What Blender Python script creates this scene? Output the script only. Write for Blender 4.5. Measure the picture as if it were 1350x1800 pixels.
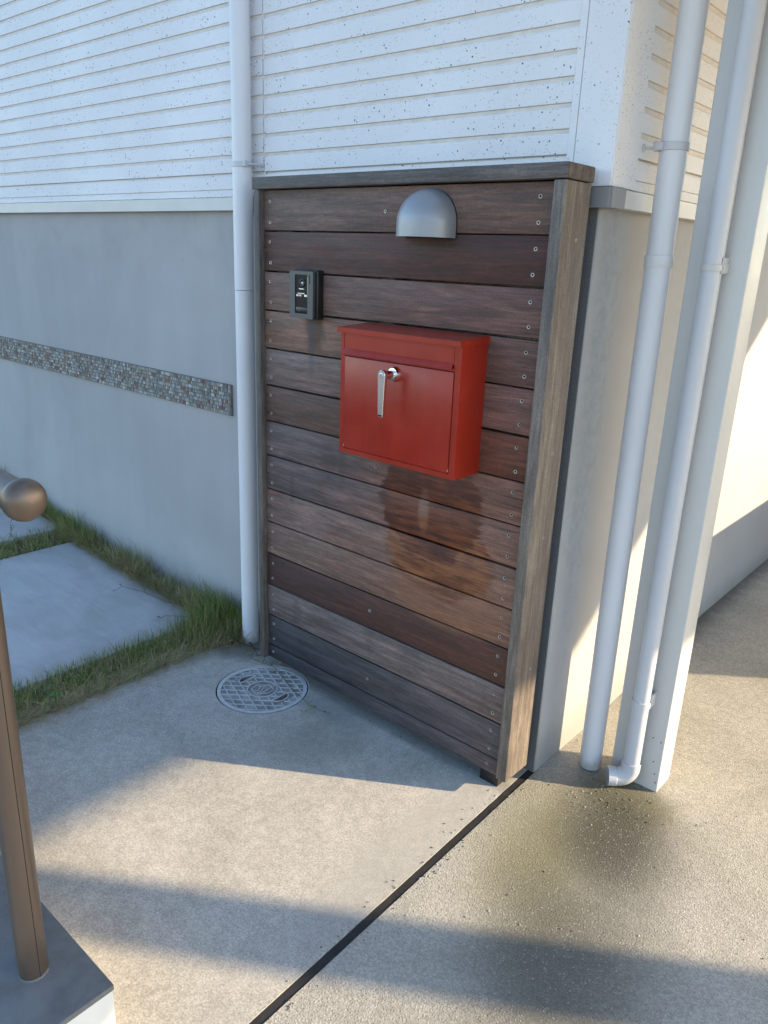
import bpy, bmesh, math, random
from mathutils import Vector, Matrix

random.seed(7)
SC = bpy.context.scene
COL = SC.collection
for o in list(bpy.data.objects):
    bpy.data.objects.remove(o)

# ------------------------------------------------------------------ camera
CAM = Vector((1.8228, -1.5451, 1.3529))
RX = Vector((0.7500355, 0.6603369, 0.0374419))
RY = Vector((0.2342479, -0.2122741, -0.9487190))
RZ = Vector((-0.6185262, 0.7203436, -0.3138956))
cd = bpy.data.cameras.new('camera')
cam = bpy.data.objects.new('camera', cd)
COL.objects.link(cam)
M = Matrix.Identity(4)
for i in range(3):
    M[i][0] = RX[i]; M[i][1] = -RY[i]; M[i][2] = -RZ[i]; M[i][3] = CAM[i]
cam.matrix_world = M
cd.sensor_fit = 'HORIZONTAL'; cd.sensor_width = 36.0
cd.lens = 1360.78 / 1350 * 36.0
cd.clip_start = 0.05; cd.clip_end = 2000
SC.camera = cam

# ------------------------------------------------------------------ light
SUN_EL = math.radians(20.0)
SUN_AZ = math.atan2(0.837, 0.547)          # clockwise from +Y
w = bpy.data.worlds.new('World'); SC.world = w; w.use_nodes = True
nt = w.node_tree; nt.nodes.clear()
sky = nt.nodes.new('ShaderNodeTexSky'); sky.sky_type = 'NISHITA'
sky.sun_disc = False; sky.sun_elevation = SUN_EL; sky.sun_rotation = SUN_AZ
sky.air_density = 1.0; sky.dust_density = 0.5; sky.ozone_density = 2.0
bg = nt.nodes.new('ShaderNodeBackground'); bg.inputs[1].default_value = 0.15
wo = nt.nodes.new('ShaderNodeOutputWorld')
nt.links.new(sky.outputs[0], bg.inputs[0]); nt.links.new(bg.outputs[0], wo.inputs[0])
sl = bpy.data.lights.new('sun', 'SUN'); sl.energy = 3.6; sl.angle = math.radians(0.53)
sl.color = (1.0, 0.80, 0.52)
so = bpy.data.objects.new('sun', sl); COL.objects.link(so)
sd = Vector((0.837 * math.cos(SUN_EL), 0.547 * math.cos(SUN_EL), math.sin(SUN_EL)))
so.rotation_euler = sd.to_track_quat('Z', 'Y').to_euler()
so.location = (6, 4, 5)
vs = SC.view_settings
vs.view_transform = 'Standard'; vs.look = 'None'; vs.gamma = 1.0
vs.use_curve_mapping = False
vs.exposure = 1.65

# ------------------------------------------------------------------ helpers
P = 0.110            # plank pitch
ZT = 13.8 * P        # height of the top of the planks
def tag(o, label=None, cat=None, group=None, kind=None):
    if label: o['label'] = label
    if cat: o['category'] = cat
    if group: o['group'] = group
    if kind: o['kind'] = kind
    return o
def thing(name, label, cat, loc=(0, 0, 0), group=None):
    o = bpy.data.objects.new(name, None); COL.objects.link(o)
    o.location = loc; o.empty_display_size = 0.05
    return tag(o, label, cat, group)
def link(name, me, parent=None):
    o = bpy.data.objects.new(name, me); COL.objects.link(o)
    if parent is not None:
        o.parent = parent
        if parent.parent is None:            # parts are modelled in world coordinates
            o.matrix_parent_inverse = Matrix.Translation(-Vector(parent.location))
    return o
def obj(name, bm, mat, parent=None, smooth=False):
    bmesh.ops.recalc_face_normals(bm, faces=bm.faces)
    me = bpy.data.meshes.new(name); bm.to_mesh(me); bm.free()
    for m in (mat if isinstance(mat, (list, tuple)) else [mat]):
        me.materials.append(m)
    if smooth:
        for p in me.polygons: p.use_smooth = True
        try: me.set_sharp_from_angle(angle=math.radians(40))
        except Exception: pass
    return link(name, me, parent)
def bbox(bm, x0, x1, y0, y1, z0, z1, bev=0.0, seg=2):
    v = [bm.verts.new((x, y, z)) for x in (x0, x1) for y in (y0, y1) for z in (z0, z1)]
    F = [(0, 1, 3, 2), (4, 6, 7, 5), (0, 4, 5, 1), (2, 3, 7, 6), (0, 2, 6, 4), (1, 5, 7, 3)]
    fs = [bm.faces.new([v[i] for i in f]) for f in F]
    if bev > 0:
        es = {e for f in fs for e in f.edges}
        bmesh.ops.bevel(bm, geom=list(es), offset=bev, segments=seg, affect='EDGES', profile=0.5)
def box(name, a, mat, parent=None, bev=0.0, seg=2):
    bm = bmesh.new(); bbox(bm, *a, bev=bev, seg=seg)
    return obj(name, bm, mat, parent, smooth=bev > 0)
def tube(bm, pts, r, seg=20, cap=True):
    pts = [Vector(p) for p in pts]; n = len(pts)
    rs = r if isinstance(r, (list, tuple)) else [r] * n
    t0 = (pts[1] - pts[0]).normalized()
    up = Vector((0, 0, 1)) if abs(t0.z) < 0.9 else Vector((1, 0, 0))
    nrm = (up - t0 * up.dot(t0)).normalized()
    rings = []
    for i in range(n):
        if i == 0: t = pts[1] - pts[0]
        elif i == n - 1: t = pts[-1] - pts[-2]
        else: t = (pts[i + 1] - pts[i]).normalized() + (pts[i] - pts[i - 1]).normalized()
        t.normalize()
        nrm = (nrm - t * nrm.dot(t)).normalized(); b = t.cross(nrm)
        rings.append([bm.verts.new(pts[i] + (nrm * math.cos(a) + b * math.sin(a)) * rs[i])
                      for a in [2 * math.pi * k / seg for k in range(seg)]])
    for A, B in zip(rings, rings[1:]):
        for k in range(seg):
            bm.faces.new((A[k], A[(k + 1) % seg], B[(k + 1) % seg], B[k]))
    if cap:
        bm.faces.new(rings[0][::-1]); bm.faces.new(rings[-1])
    return rings
def lathe(bm, prof, c=(0, 0, 0), axis='Z', seg=32):
    """prof: list of (radius, height) turned about the axis through c"""
    c = Vector(c); rings = []
    for r, h in prof:
        ring = []
        for k in range(seg):
            a = 2 * math.pi * k / seg
            if axis == 'Z': p = Vector((r * math.cos(a), r * math.sin(a), h))
            elif axis == 'Y': p = Vector((r * math.cos(a), h, r * math.sin(a)))
            else: p = Vector((h, r * math.cos(a), r * math.sin(a)))
            ring.append(bm.verts.new(c + p))
        rings.append(ring)
    for A, B in zip(rings, rings[1:]):
        for k in range(seg):
            bm.faces.new((A[k], A[(k + 1) % seg], B[(k + 1) % seg], B[k]))
    if prof[0][0] > 1e-6: bm.faces.new(rings[0][::-1])
    if prof[-1][0] > 1e-6: bm.faces.new(rings[-1])
def prism(bm, poly, z0, z1):
    lo = [bm.verts.new((x, y, z0)) for x, y in poly]; hi = [bm.verts.new((x, y, z1)) for x, y in poly]
    n = len(poly)
    bm.faces.new(lo[::-1]); bm.faces.new(hi)
    for k in range(n): bm.faces.new((lo[k], lo[(k + 1) % n], hi[(k + 1) % n], hi[k]))
def sheet_with_holes(bm, outer, holes, z, depth):
    """flat face with holes, its outline and hole walls extruded down"""
    edges = []
    for loop in [outer] + holes:
        vs_ = [bm.verts.new((x, y, z)) for x, y in loop]
        for a, b in zip(vs_, vs_[1:] + vs_[:1]): edges.append(bm.edges.new((a, b)))
    bmesh.ops.triangle_fill(bm, edges=edges, use_beauty=True)
    for e in edges:
        a, b = e.verts
        c = bm.verts.new((b.co.x, b.co.y, z - depth)); d = bm.verts.new((a.co.x, a.co.y, z - depth))
        bm.faces.new((a, b, c, d))
    bmesh.ops.remove_doubles(bm, verts=bm.verts, dist=1e-6)

# ------------------------------------------------------------------ material helper
class NB:
    def __init__(s, name):
        s.m = bpy.data.materials.new(name); s.m.use_nodes = True
        s.t = s.m.node_tree; s.t.nodes.clear()
        s.out = s.t.nodes.new('ShaderNodeOutputMaterial')
        s.b = s.t.nodes.new('ShaderNodeBsdfPrincipled')
        s.t.links.new(s.b.outputs[0], s.out.inputs[0])
    def set(s, sock, v):
        if v is None: return
        if isinstance(v, bpy.types.NodeSocket): s.t.links.new(v, sock)
        elif isinstance(v, (tuple, list)) and len(v) == 3 and sock.type == 'RGBA': sock.default_value = (*v, 1)
        else: sock.default_value = v
    def P(s, **k):
        for n, v in k.items():
            s.set(s.b.inputs[n.replace('_', ' ')], v)
        return s
    def n(s, typ, ins=None, out=0, **props):
        d = s.t.nodes.new('ShaderNode' + typ)
        for k, v in props.items(): setattr(d, k, v)
        for k, v in (ins or {}).items(): s.set(d.inputs[k], v)
        return d.outputs[out]
    def pos(s): return s.n('NewGeometry', out='Position')
    def objco(s): return s.n('TexCoord', out='Object')
    def map(s, v, sc=(1, 1, 1), loc=(0, 0, 0), rot=(0, 0, 0)):
        return s.n('Mapping', {'Vector': v, 'Scale': sc, 'Location': loc, 'Rotation': rot})
    def noise(s, v, scale, detail=4, rough=0.55, dist=0.0, out='Fac'):
        return s.n('TexNoise', {'Vector': v, 'Scale': scale, 'Detail': detail, 'Roughness': rough, 'Distortion': dist}, out=out)
    def vor(s, v, scale, out='Distance', feature='F1'):
        return s.n('TexVoronoi', {'Vector': v, 'Scale': scale}, out=out, feature=feature)
    def ramp(s, f, a, b, lo=0.0, hi=1.0, smooth=True):
        d = s.t.nodes.new('ShaderNodeMapRange'); d.interpolation_type = 'SMOOTHSTEP' if smooth else 'LINEAR'
        for k, v in (('Value', f), ('From Min', a), ('From Max', b), ('To Min', lo), ('To Max', hi)): s.set(d.inputs[k], v)
        return d.outputs[0]
    def math(s, op, a, b=0.5): return s.n('Math', {0: a, 1: b}, operation=op)
    def mix(s, f, a, b, blend='MIX'):
        d = s.t.nodes.new('ShaderNodeMix'); d.data_type = 'RGBA'; d.blend_type = blend
        s.set(d.inputs[0], f)
        s.set(d.inputs[6], (*a, 1) if isinstance(a, (tuple, list)) and len(a) == 3 else a)
        s.set(d.inputs[7], (*b, 1) if isinstance(b, (tuple, list)) and len(b) == 3 else b)
        return d.outputs[2]
    def gray(s, f): return s.n('CombineColor', {0: f, 1: f, 2: f})
    def mul(s, c, f): return s.mix(1.0, c, s.gray(f), 'MULTIPLY')
    def sep(s, v, k): return s.n('SeparateXYZ', {0: v}, out=k)
    def bump(s, h, strength=0.3, dist=0.002, normal=None):
        return s.n('Bump', {'Height': h, 'Strength': strength, 'Distance': dist, 'Normal': normal})
    def blob(s, v, c, r, soft=0.35, wob=0.0, scale=20, rot=0.0):
        """soft ellipse (1 inside) about c with radii r, edge wobbled by noise"""
        d = s.n('VectorMath', {0: v, 1: c}, operation='SUBTRACT')
        if rot: d = s.n('VectorRotate', {'Vector': d, 'Angle': rot}, rotation_type='Z_AXIS')
        d = s.n('VectorMath', {0: d, 1: r}, operation='DIVIDE')
        l = s.n('VectorMath', {0: d}, out='Value', operation='LENGTH')
        if wob:
            nz = s.noise(v, scale, 5, 0.6)
            l = s.math('ADD', l, s.math('MULTIPLY', s.math('SUBTRACT', nz, 0.5), wob))
        return s.ramp(l, 1.0 - soft, 1.0 + soft, 1.0, 0.0)

def lin(c): return tuple(((v / 255 + .055) / 1.055) ** 2.4 if v > 10 else v / 255 / 12.92 for v in c)

def m_siding():
    b = NB('siding_white'); v = b.pos()
    big = b.noise(v, 2.5, 3)
    c = b.mix(b.ramp(big, .35, .7), (.715, .70, .71), (.775, .76, .77))
    vs1 = b.n('VectorMath', {0: v, 1: b.n('VectorMath', {0: b.noise(v, 90, 2, out='Color'), 1: (.006, .006, .006)}, operation='MULTIPLY')}, operation='ADD')
    for sc, thr, rad, col in ((115, .90, .30, (.10, .10, .11)), (210, .86, .30, (.20, .20, .21)), (330, .70, .32, (.50, .50, .51))):
        cell = b.sep(b.vor(vs1, sc, 'Color'), 0)
        m = b.math('MULTIPLY', b.math('GREATER_THAN', cell, thr), b.ramp(b.vor(vs1, sc), rad * .75, rad, 1, 0))
        m = b.math('MULTIPLY', m, b.ramp(b.noise(v, 9, 3), .38, .58, .15, 1))
        c = b.mix(m, c, col)
    h = b.noise(v, 260, 4, .7)
    b.P(Base_Color=c, Roughness=.62, Normal=b.bump(h, .25, .0012)); return b.m
def m_wall():
    b = NB('foundation_concrete'); v = b.pos()
    a = b.noise(v, 1.6, 5, .55, .6); st = b.noise(b.map(v, (6, 6, .8)), 1.0, 5, .6, .3)
    c = b.mix(b.ramp(a, .3, .72), (.345, .338, .340), (.400, .390, .390))
    c = b.mul(c, b.ramp(st, .3, .75, .96, 1.03))
    # damp dirt under the drip edge and along the corner
    mold = b.math('MULTIPLY', b.ramp(b.sep(v, 2), 1.1, 1.47, 0, 1), b.ramp(b.noise(v, 14, 6, .65), .45, .75, 0, .25))
    c = b.mix(mold, c, (.22, .22, .19))
    ec = b.blob(v, (.97, .22, 1.1), (.1, .06, .7), .5, .9, 9)
    c = b.mix(b.math('MULTIPLY', ec, b.ramp(b.noise(v, 35, 6, .7), .4, .65, .1, .6)), c, (.25, .255, .25))
    pin = b.math('MULTIPLY', b.math('GREATER_THAN', b.sep(b.vor(v, 22, 'Color'), 0), .88), b.ramp(b.vor(v, 22), .03, .05, 1, 0))
    c = b.mix(b.math('MULTIPLY', pin, .7), c, (.09, .09, .09))
    foot = b.ramp(b.math('ADD', b.sep(v, 2), b.math('MULTIPLY', b.noise(v, 18, 5), -.08)), -.02, .13, .6, 0)
    c = b.mix(foot, c, (.20, .205, .19))
    h = b.math('ADD', b.noise(v, 8, 5), b.math('MULTIPLY', b.noise(v, 320, 3, .7), .25))
    b.P(Base_Color=c, Roughness=.8, Normal=b.bump(h, .28, .004)); return b.m
def m_wallshade():  # concrete by the post, with shade painted into its grey
    b = NB('shaded_concrete'); v = b.pos()
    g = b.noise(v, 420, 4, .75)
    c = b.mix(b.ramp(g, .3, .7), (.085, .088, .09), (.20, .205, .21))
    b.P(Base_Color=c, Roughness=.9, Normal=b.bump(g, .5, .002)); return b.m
def m_approach():
    b = NB('approach_concrete'); v = b.pos()
    a = b.noise(v, 3.2, 6, .6, .5); m = b.noise(v, 34, 5, .65); f = b.noise(v, 240, 4, .8)
    gr = b.sep(b.vor(v, 260, 'Color'), 0)
    c = b.mix(b.ramp(a, .3, .72), (.375, .350, .305), (.475, .445, .392))
    c = b.mul(c, b.ramp(m, .3, .7, .90, 1.09))
    c = b.mul(c, b.ramp(f, .32, .7, .74, 1.22))
    c = b.mul(c, b.ramp(gr, 0, 1, .88, 1.12))
    pit = b.math('MULTIPLY', b.math('GREATER_THAN', b.sep(b.vor(v, 55, 'Color'), 0), .93), b.ramp(b.vor(v, 55), .05, .10, 1, 0))
    c = b.mix(b.math('MULTIPLY', pit, .75), c, (.10, .095, .085))
    for cc, rr, col, am in (((.44, -.15, 0), (.10, .17, 1), (.20, .19, .16), .42), ((.33, -.05, 0), (.10, .05, 1), (.24, .235, .22), .5),
                        ((-.17, .02, 0), (.09, .09, 1), (.15, .13, .10), .8), ((.5, .02, 0), (.55, .03, 1), (.15, .15, .14), .6),
                        ((.9, -.3, 0), (.08, .4, 1), (.36, .345, .31), .5)):
        c = b.mix(b.math('MULTIPLY', b.blob(v, cc, rr, .45, .9, 16), am), c, col)
    h = b.math('ADD', b.math('MULTIPLY', f, .5), b.math('MULTIPLY', m, .7))
    b.P(Base_Color=c, Roughness=.82, Normal=b.bump(h, .35, .0022)); return b.m
def m_driveway():
    b = NB('driveway_concrete'); v = b.pos()
    a = b.noise(v, 2.6, 6, .6, .4); f = b.noise(v, 300, 4, .75)
    cell = b.vor(v, 190, 'Color'); dist = b.vor(v, 190)
    c = b.mix(b.ramp(a, .3, .72), (.312, .292, .252), (.405, .380, .332))
    c = b.mul(c, b.ramp(f, .3, .7, .72, 1.22))
    c = b.mul(c, b.ramp(b.sep(cell, 0), 0, 1, .86, 1.14))
    peb = b.math('MULTIPLY', b.math('GREATER_THAN', b.sep(cell, 1), .86), b.ramp(dist, .25, .45, 1, 0))
    # algae and soot washed out of the downpipe
    dark = b.math('MAXIMUM', b.blob(v, (1.25, .05, 0), (.135, .23, 1), .75, .25, 7, -.35), b.math('MULTIPLY', b.blob(v, (1.33, -.36, 0), (.15, .30, 1), .8, .6, 7, -.3), .75))
    green = b.math('MAXIMUM', b.blob(v, (1.13, -.12, 0), (.13, .24, 1), .8, .6, 8, -.3), b.blob(v, (1.20, .20, 0), (.12, .09, 1), .6, .8, 12))
    stain2 = b.ramp(b.noise(v, 4.5, 6, .65, .8), .52, .75, 0, .38)
    c = b.mix(stain2, c, (.24, .23, .20))
    c = b.mix(b.math('MULTIPLY', green, .72), c, b.mul(b.mix(0.0, (.165, .150, .060), (0, 0, 0)), b.ramp(f, .3, .7, .75, 1.25)))
    c = b.mix(b.math('MULTIPLY', dark, b.ramp(f, .3, .75, 1.0, .74)), c, (.045, .041, .027))
    c = b.mix(b.math('MULTIPLY', peb, .38), c, (.48, .46, .42))
    # dirt gathered at the foot of the wall
    e = b.math('ADD', b.sep(v, 0), b.math('MULTIPLY', b.noise(v, 22, 5), -.07))
    base = b.math('MULTIPLY', b.ramp(e, .92, 1.03, 1, 0), b.ramp(b.sep(v, 1), .5, 1.1))
    c = b.mix(b.math('MULTIPLY', base, .85), c, (.09, .08, .06))
    h = b.math('ADD', b.math('MULTIPLY', f, .8), b.math('MULTIPLY', b.ramp(dist, 0, .6, 1, 0), .6))
    b.P(Base_Color=c, Roughness=.85, Normal=b.bump(h, .42, .003)); return b.m
def m_slab():
    b = NB('slab_concrete'); v = b.pos()
    a = b.noise(v, 4, 6, .6, .6); f = b.noise(v, 300, 3, .7); s = b.noise(b.map(v, (3, 14, 3), rot=(0, 0, .4)), 1.5, 5, .6, 1)
    c = b.mix(b.ramp(a, .3, .7), (.42, .42, .41), (.51, .51, .505))
    c = b.mul(c, b.ramp(s, .35, .75, .94, 1.06)); c = b.mul(c, b.ramp(f, .3, .7, .93, 1.05))
    b.P(Base_Color=c, Roughness=.8, Normal=b.bump(f, .2, .0015)); return b.m
def m_plain(name, col, rough=.5, metal=0.0, noise=0.0, nscale=20, bump=0.0, spec=.5, coat=0.0):
    b = NB(name); c = col
    v = b.objco()
    if noise:
        c = b.mul(b.mix(0.0, col, col), b.ramp(b.noise(v, nscale, 5, .6), .25, .75, 1 - noise, 1 + noise))
    b.P(Base_Color=c, Metallic=metal, Roughness=rough if not noise else b.ramp(b.noise(v, nscale * 3, 4), .2, .8, max(.02, rough - .07), rough + .07))
    b.b.inputs['Specular IOR Level'].default_value = spec
    b.b.inputs['Coat Weight'].default_value = coat
    if bump: b.P(Normal=b.bump(b.noise(v, nscale * 15, 3, .7), bump, .001))
    return b.m
def m_red():
    b = NB('red_paint'); v = b.pos()
    st = b.noise(b.map(v, (38, 38, 3)), 1, 5, .6); cl = b.noise(v, 11, 4, .6); fn = b.noise(v, 240, 3, .7)
    c = b.mix(b.ramp(cl, .3, .7), (.315, .0205, .0080), (.345, .0235, .0092))
    c = b.mul(c, b.ramp(st, .3, .75, .93, 1.05))
    up = b.ramp(b.sep(b.n('NewGeometry', out='Normal'), 2), .5, .9)
    dust = b.math('MULTIPLY', b.math('ADD', b.math('MULTIPLY', up, .5), .02), b.ramp(b.noise(v, 60, 5, .7), .4, .75, .1, 1))
    c = b.mix(b.math('MULTIPLY', dust, .35), c, (.30, .24, .20))
    b.P(Base_Color=c, Roughness=b.ramp(cl, .25, .75, .27, .38), Normal=b.bump(fn, .05, .0005))
    b.b.inputs['Specular IOR Level'].default_value = .42
    return b.m
def m_wood(name, vert=False, tones=None):
    b = NB(name)
    oi = b.t.nodes.new('ShaderNodeObjectInfo')
    v = b.objco(); w = b.pos()
    v = b.n('VectorMath', {0: v, 1: b.n('CombineXYZ', {0: b.math('MULTIPLY', oi.outputs['Random'], 13.0), 1: b.math('MULTIPLY', oi.outputs['Random'], 7.0), 2: b.math('MULTIPLY', oi.outputs['Random'], 31.0)})}, operation='ADD')
    long_, cross = (5.0, 75.0)
    sc1 = (cross, cross, long_) if vert else (long_, cross, cross)
    sc2 = tuple(k * 4.2 for k in sc1)
    sc3 = (14, 14, .9) if vert else (.9, 14, 14)
    g1 = b.noise(b.map(v, sc1), 1.0, 8, .62, .7)
    g2 = b.noise(b.map(v, sc2), 1.0, 5, .7, .3)
    fig = b.noise(b.map(v, sc3), 1.0, 3, .5, .9)
    ring = b.math('SINE', b.math('MULTIPLY', fig, 46.0))
    patch = b.noise(b.map(v, (5, 5, 3) if vert else (3.2, 6, 9)), 1.0, 6, .62, .8)
    if tones:
        c = b.mix(b.ramp(patch, .3, .7), tones[0], tones[1])
        face = None
    else:
        a1 = b.n('Attribute', out='Color', attribute_type='OBJECT', attribute_name='tone_a')
        a2 = b.n('Attribute', out='Color', attribute_type='OBJECT', attribute_name='tone_b')
        c = b.mix(b.ramp(b.math('ADD', b.sep(w, 0), b.math('MULTIPLY', b.math('SUBTRACT', patch, .5), .5)), .12, .85), a1, a2)
        # weathered grey bloom against redder worn patches
        pal2 = b.noise(b.map(v, (4.5, 9, 22)), 1.0, 6, .66, .5)
        c = b.mix(b.ramp(patch, .46, .72, 0, .8), c, b.mix(1.0, c, (1.38, 1.36, 1.40), 'MULTIPLY'))
        c = b.mix(b.ramp(pal2, .52, .74, 0, .65), c, b.mix(1.0, c, (1.75, 1.48, 1.34), 'MULTIPLY'))
        c = b.mix(b.ramp(pal2, .44, .24, 0, .7), c, b.mix(1.0, c, (.58, .42, .37), 'MULTIPLY'))
        c = b.mix(b.ramp(patch, .46, .26, 0, .8), c, b.mix(1.0, c, (.92, .58, .46), 'MULTIPLY'))
        ends = b.math('MAXIMUM', b.ramp(b.sep(w, 0), .0, .13, 1, 0), b.ramp(b.sep(w, 0), .80, .93, 0, 1))
        crk = b.ramp(b.noise(b.map(v, (7, 60, 150)), 1.0, 4, .6, .4), .60, .66, 0, 1)
        c = b.mix(b.math('MULTIPLY', b.math('MULTIPLY', crk, ends), .75), c, (.018, .012, .010))
    c = b.mul(c, b.ramp(g1, .28, .74, .68, 1.28))
    c = b.mul(c, b.ramp(g2, .28, .72, .74, 1.24))
    spk = b.noise(v, 190, 4, .75)
    c = b.mul(c, b.ramp(spk, .30, .70, .82, 1.16))
    c = b.mul(c, b.ramp(ring, -1, 1, .86, 1.11))
    rough = b.ramp(g1, .2, .8, .55, .75)
    if not tones:
        # rain wash below the letter box: the grey is rinsed off, red-brown wood shows
        wv = b.map(w, (1, 0, 1))
        n1 = b.noise(b.map(w, (6, 6, 64)), 1.0, 6, .68)
        n2 = b.noise(b.map(w, (9, 9, 12)), 1.0, 5, .6)
        def zone(cx, cz, rx, rz, soft):
            d = b.n('VectorMath', {0: wv, 1: (cx, 0, cz)}, operation='SUBTRACT')
            d = b.n('VectorMath', {0: d, 1: (rx, 1, rz)}, operation='DIVIDE')
            l = b.n('VectorMath', {0: d}, out='Value', operation='LENGTH')
            l = b.math('ADD', l, b.math('MULTIPLY', b.math('SUBTRACT', n1, .5), .55))
            l = b.math('ADD', l, b.math('MULTIPLY', b.math('SUBTRACT', n2, .5), .55))
            return b.ramp(l, 1 - soft, 1 + soft, 1, 0)
        zA = zone(.655, .735, .165, .150, .05)
        zB = zone(.685, .605, .175, .115, .06)
        zC = zone(.73, .485, .19, .085, .16)
        streak = b.math('MULTIPLY', b.blob(wv, (.634, 0, .715), (.017, 1, .060), .35, .7, 26), 1.0)
        keep = b.math('SUBTRACT', 1.0, streak)
        fine = b.ramp(g2, .28, .72, .75, 1.25)
        c = b.mix(b.math('MULTIPLY', zC, .55), c, b.mul(b.mix(0.0, (.20, .085, .040), (0, 0, 0)), fine))
        c = b.mix(b.math('MULTIPLY', zB, .88), c, b.mul(b.mix(b.ramp(b.math('ADD', n1, b.math('MULTIPLY', n2, .5)), .60, .88), (.080, .0190, .0065), (.230, .082, .030)), fine))
        c = b.mix(b.math('MULTIPLY', b.math('MULTIPLY', zA, keep), .94), c, b.mul(b.mix(b.ramp(b.math('ADD', n1, b.math('MULTIPLY', n2, .5)), .62, .92), (.048, .0085, .0032), (.155, .040, .0125)), fine))
        rust = b.blob(wv, (.215, 0, 1.145), (.035, 1, .045), .5, 1.2, 40)
        c = b.mix(b.math('MULTIPLY', rust, .8), c, (.045, .02, .013))
        grey = b.blob(wv, (.20, 0, 1.13), (.012, 1, .10), .6, 1.2, 30)
        c = b.mix(b.math('MULTIPLY', grey, .55), c, (.05, .05, .055))
        for cx, cz, rx, rz in ((.33, .80, .015, .07), (.28, .78, .03, .06), (.12, .665, .008, .05), (.14, .25, .02, .05), (.46, .28, .02, .05), (.62, .27, .05, .05)):
            c = b.mix(b.math('MULTIPLY', b.blob(wv, (cx, 0, cz), (rx, 1, rz), .7, 2.2, 30), .34), c, (.03, .026, .03))
    if not tones: rough = b.math('SUBTRACT', rough, b.math('MULTIPLY', b.math('MAXIMUM', zA, zB), .16))
    h = b.math('ADD', g1, b.math('MULTIPLY', g2, .8))
    b.P(Base_Color=c, Roughness=rough, Normal=b.bump(h, .38, .0015)); return b.m
def m_attr(name, rough=.6, var=0.0, bump=0.0):
    b = NB(name)
    c = b.n('Attribute', out='Color', attribute_name='col')
    if var: c = b.mul(c, b.ramp(b.noise(b.pos(), 160, 3), .3, .7, 1 - var, 1 + var))
    b.P(Base_Color=c, Roughness=rough)
    return b.m
def m_grass():
    b = NB('grass_blades')
    c = b.n('Attribute', out='Color', attribute_name='col')
    b.P(Base_Color=c, Roughness=.55)
    tr = b.t.nodes.new('ShaderNodeBsdfTranslucent'); b.set(tr.inputs[0], c)
    mx = b.t.nodes.new('ShaderNodeMixShader'); mx.inputs[0].default_value = .25
    b.t.links.new(b.b.outputs[0], mx.inputs[1]); b.t.links.new(tr.outputs[0], mx.inputs[2])
    b.t.links.new(mx.outputs[0], b.out.inputs[0]); return b.m
def m_soil():
    b = NB('soil'); v = b.pos(); f = b.noise(v, 90, 6, .7)
    c = b.mix(b.ramp(f, .3, .7), (.045, .036, .025), (.13, .105, .07))
    b.P(Base_Color=c, Roughness=.95, Normal=b.bump(f, .8, .01)); return b.m
def m_ground():
    b = NB('asphalt'); v = b.pos(); f = b.noise(v, 3, 6, .7)
    b.P(Base_Color=b.mix(b.ramp(f, .3, .7), (.12, .115, .105), (.20, .19, .175)), Roughness=.9); return b.m
def m_pvc(name, col=(.62, .64, .66)):
    b = NB(name); v = b.pos()
    c = b.mul(b.mix(0.0, col, col), b.ramp(b.noise(b.map(v, (9, 9, 1.5)), 1, 5, .6), .3, .75, .93, 1.04))
    dirt = b.math('MULTIPLY', b.ramp(b.math('ADD', b.sep(v, 2), b.math('MULTIPLY', b.noise(v, 40, 5), -.06)), -.03, .02, 1, 0), .6)
    c = b.mix(dirt, c, (.23, .22, .19))
    sp = b.math('MULTIPLY', b.math('GREATER_THAN', b.sep(b.vor(v, 40, 'Color'), 0), .93), b.ramp(b.vor(v, 40), .06, .1, 1, 0))
    c = b.mix(b.math('MULTIPLY', sp, .35), c, (.2, .19, .17))
    b.P(Base_Color=c, Roughness=.42); return b.m
def m_bronze():
    b = NB('bronze_metal'); v = b.pos()
    n = b.noise(b.map(v, (60, 60, 3)), 1, 4)
    b.P(Base_Color=b.mix(n, (.130, .098, .078), (.180, .138, .110)), Metallic=.6, Roughness=b.ramp(n, .2, .8, .36, .48)); return b.m
def m_cover():
    b = NB('cover_resin'); v = b.pos()
    n = b.noise(v, 60, 6, .65); f = b.noise(v, 400, 3, .7)
    c = b.mix(b.ramp(n, .3, .7), (.46, .46, .45), (.60, .60, .585))
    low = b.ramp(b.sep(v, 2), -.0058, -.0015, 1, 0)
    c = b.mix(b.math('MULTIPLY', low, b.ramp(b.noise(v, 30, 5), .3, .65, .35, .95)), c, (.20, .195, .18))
    b.P(Base_Color=c, Roughness=.7, Normal=b.bump(f, .25, .001)); return b.m

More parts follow.
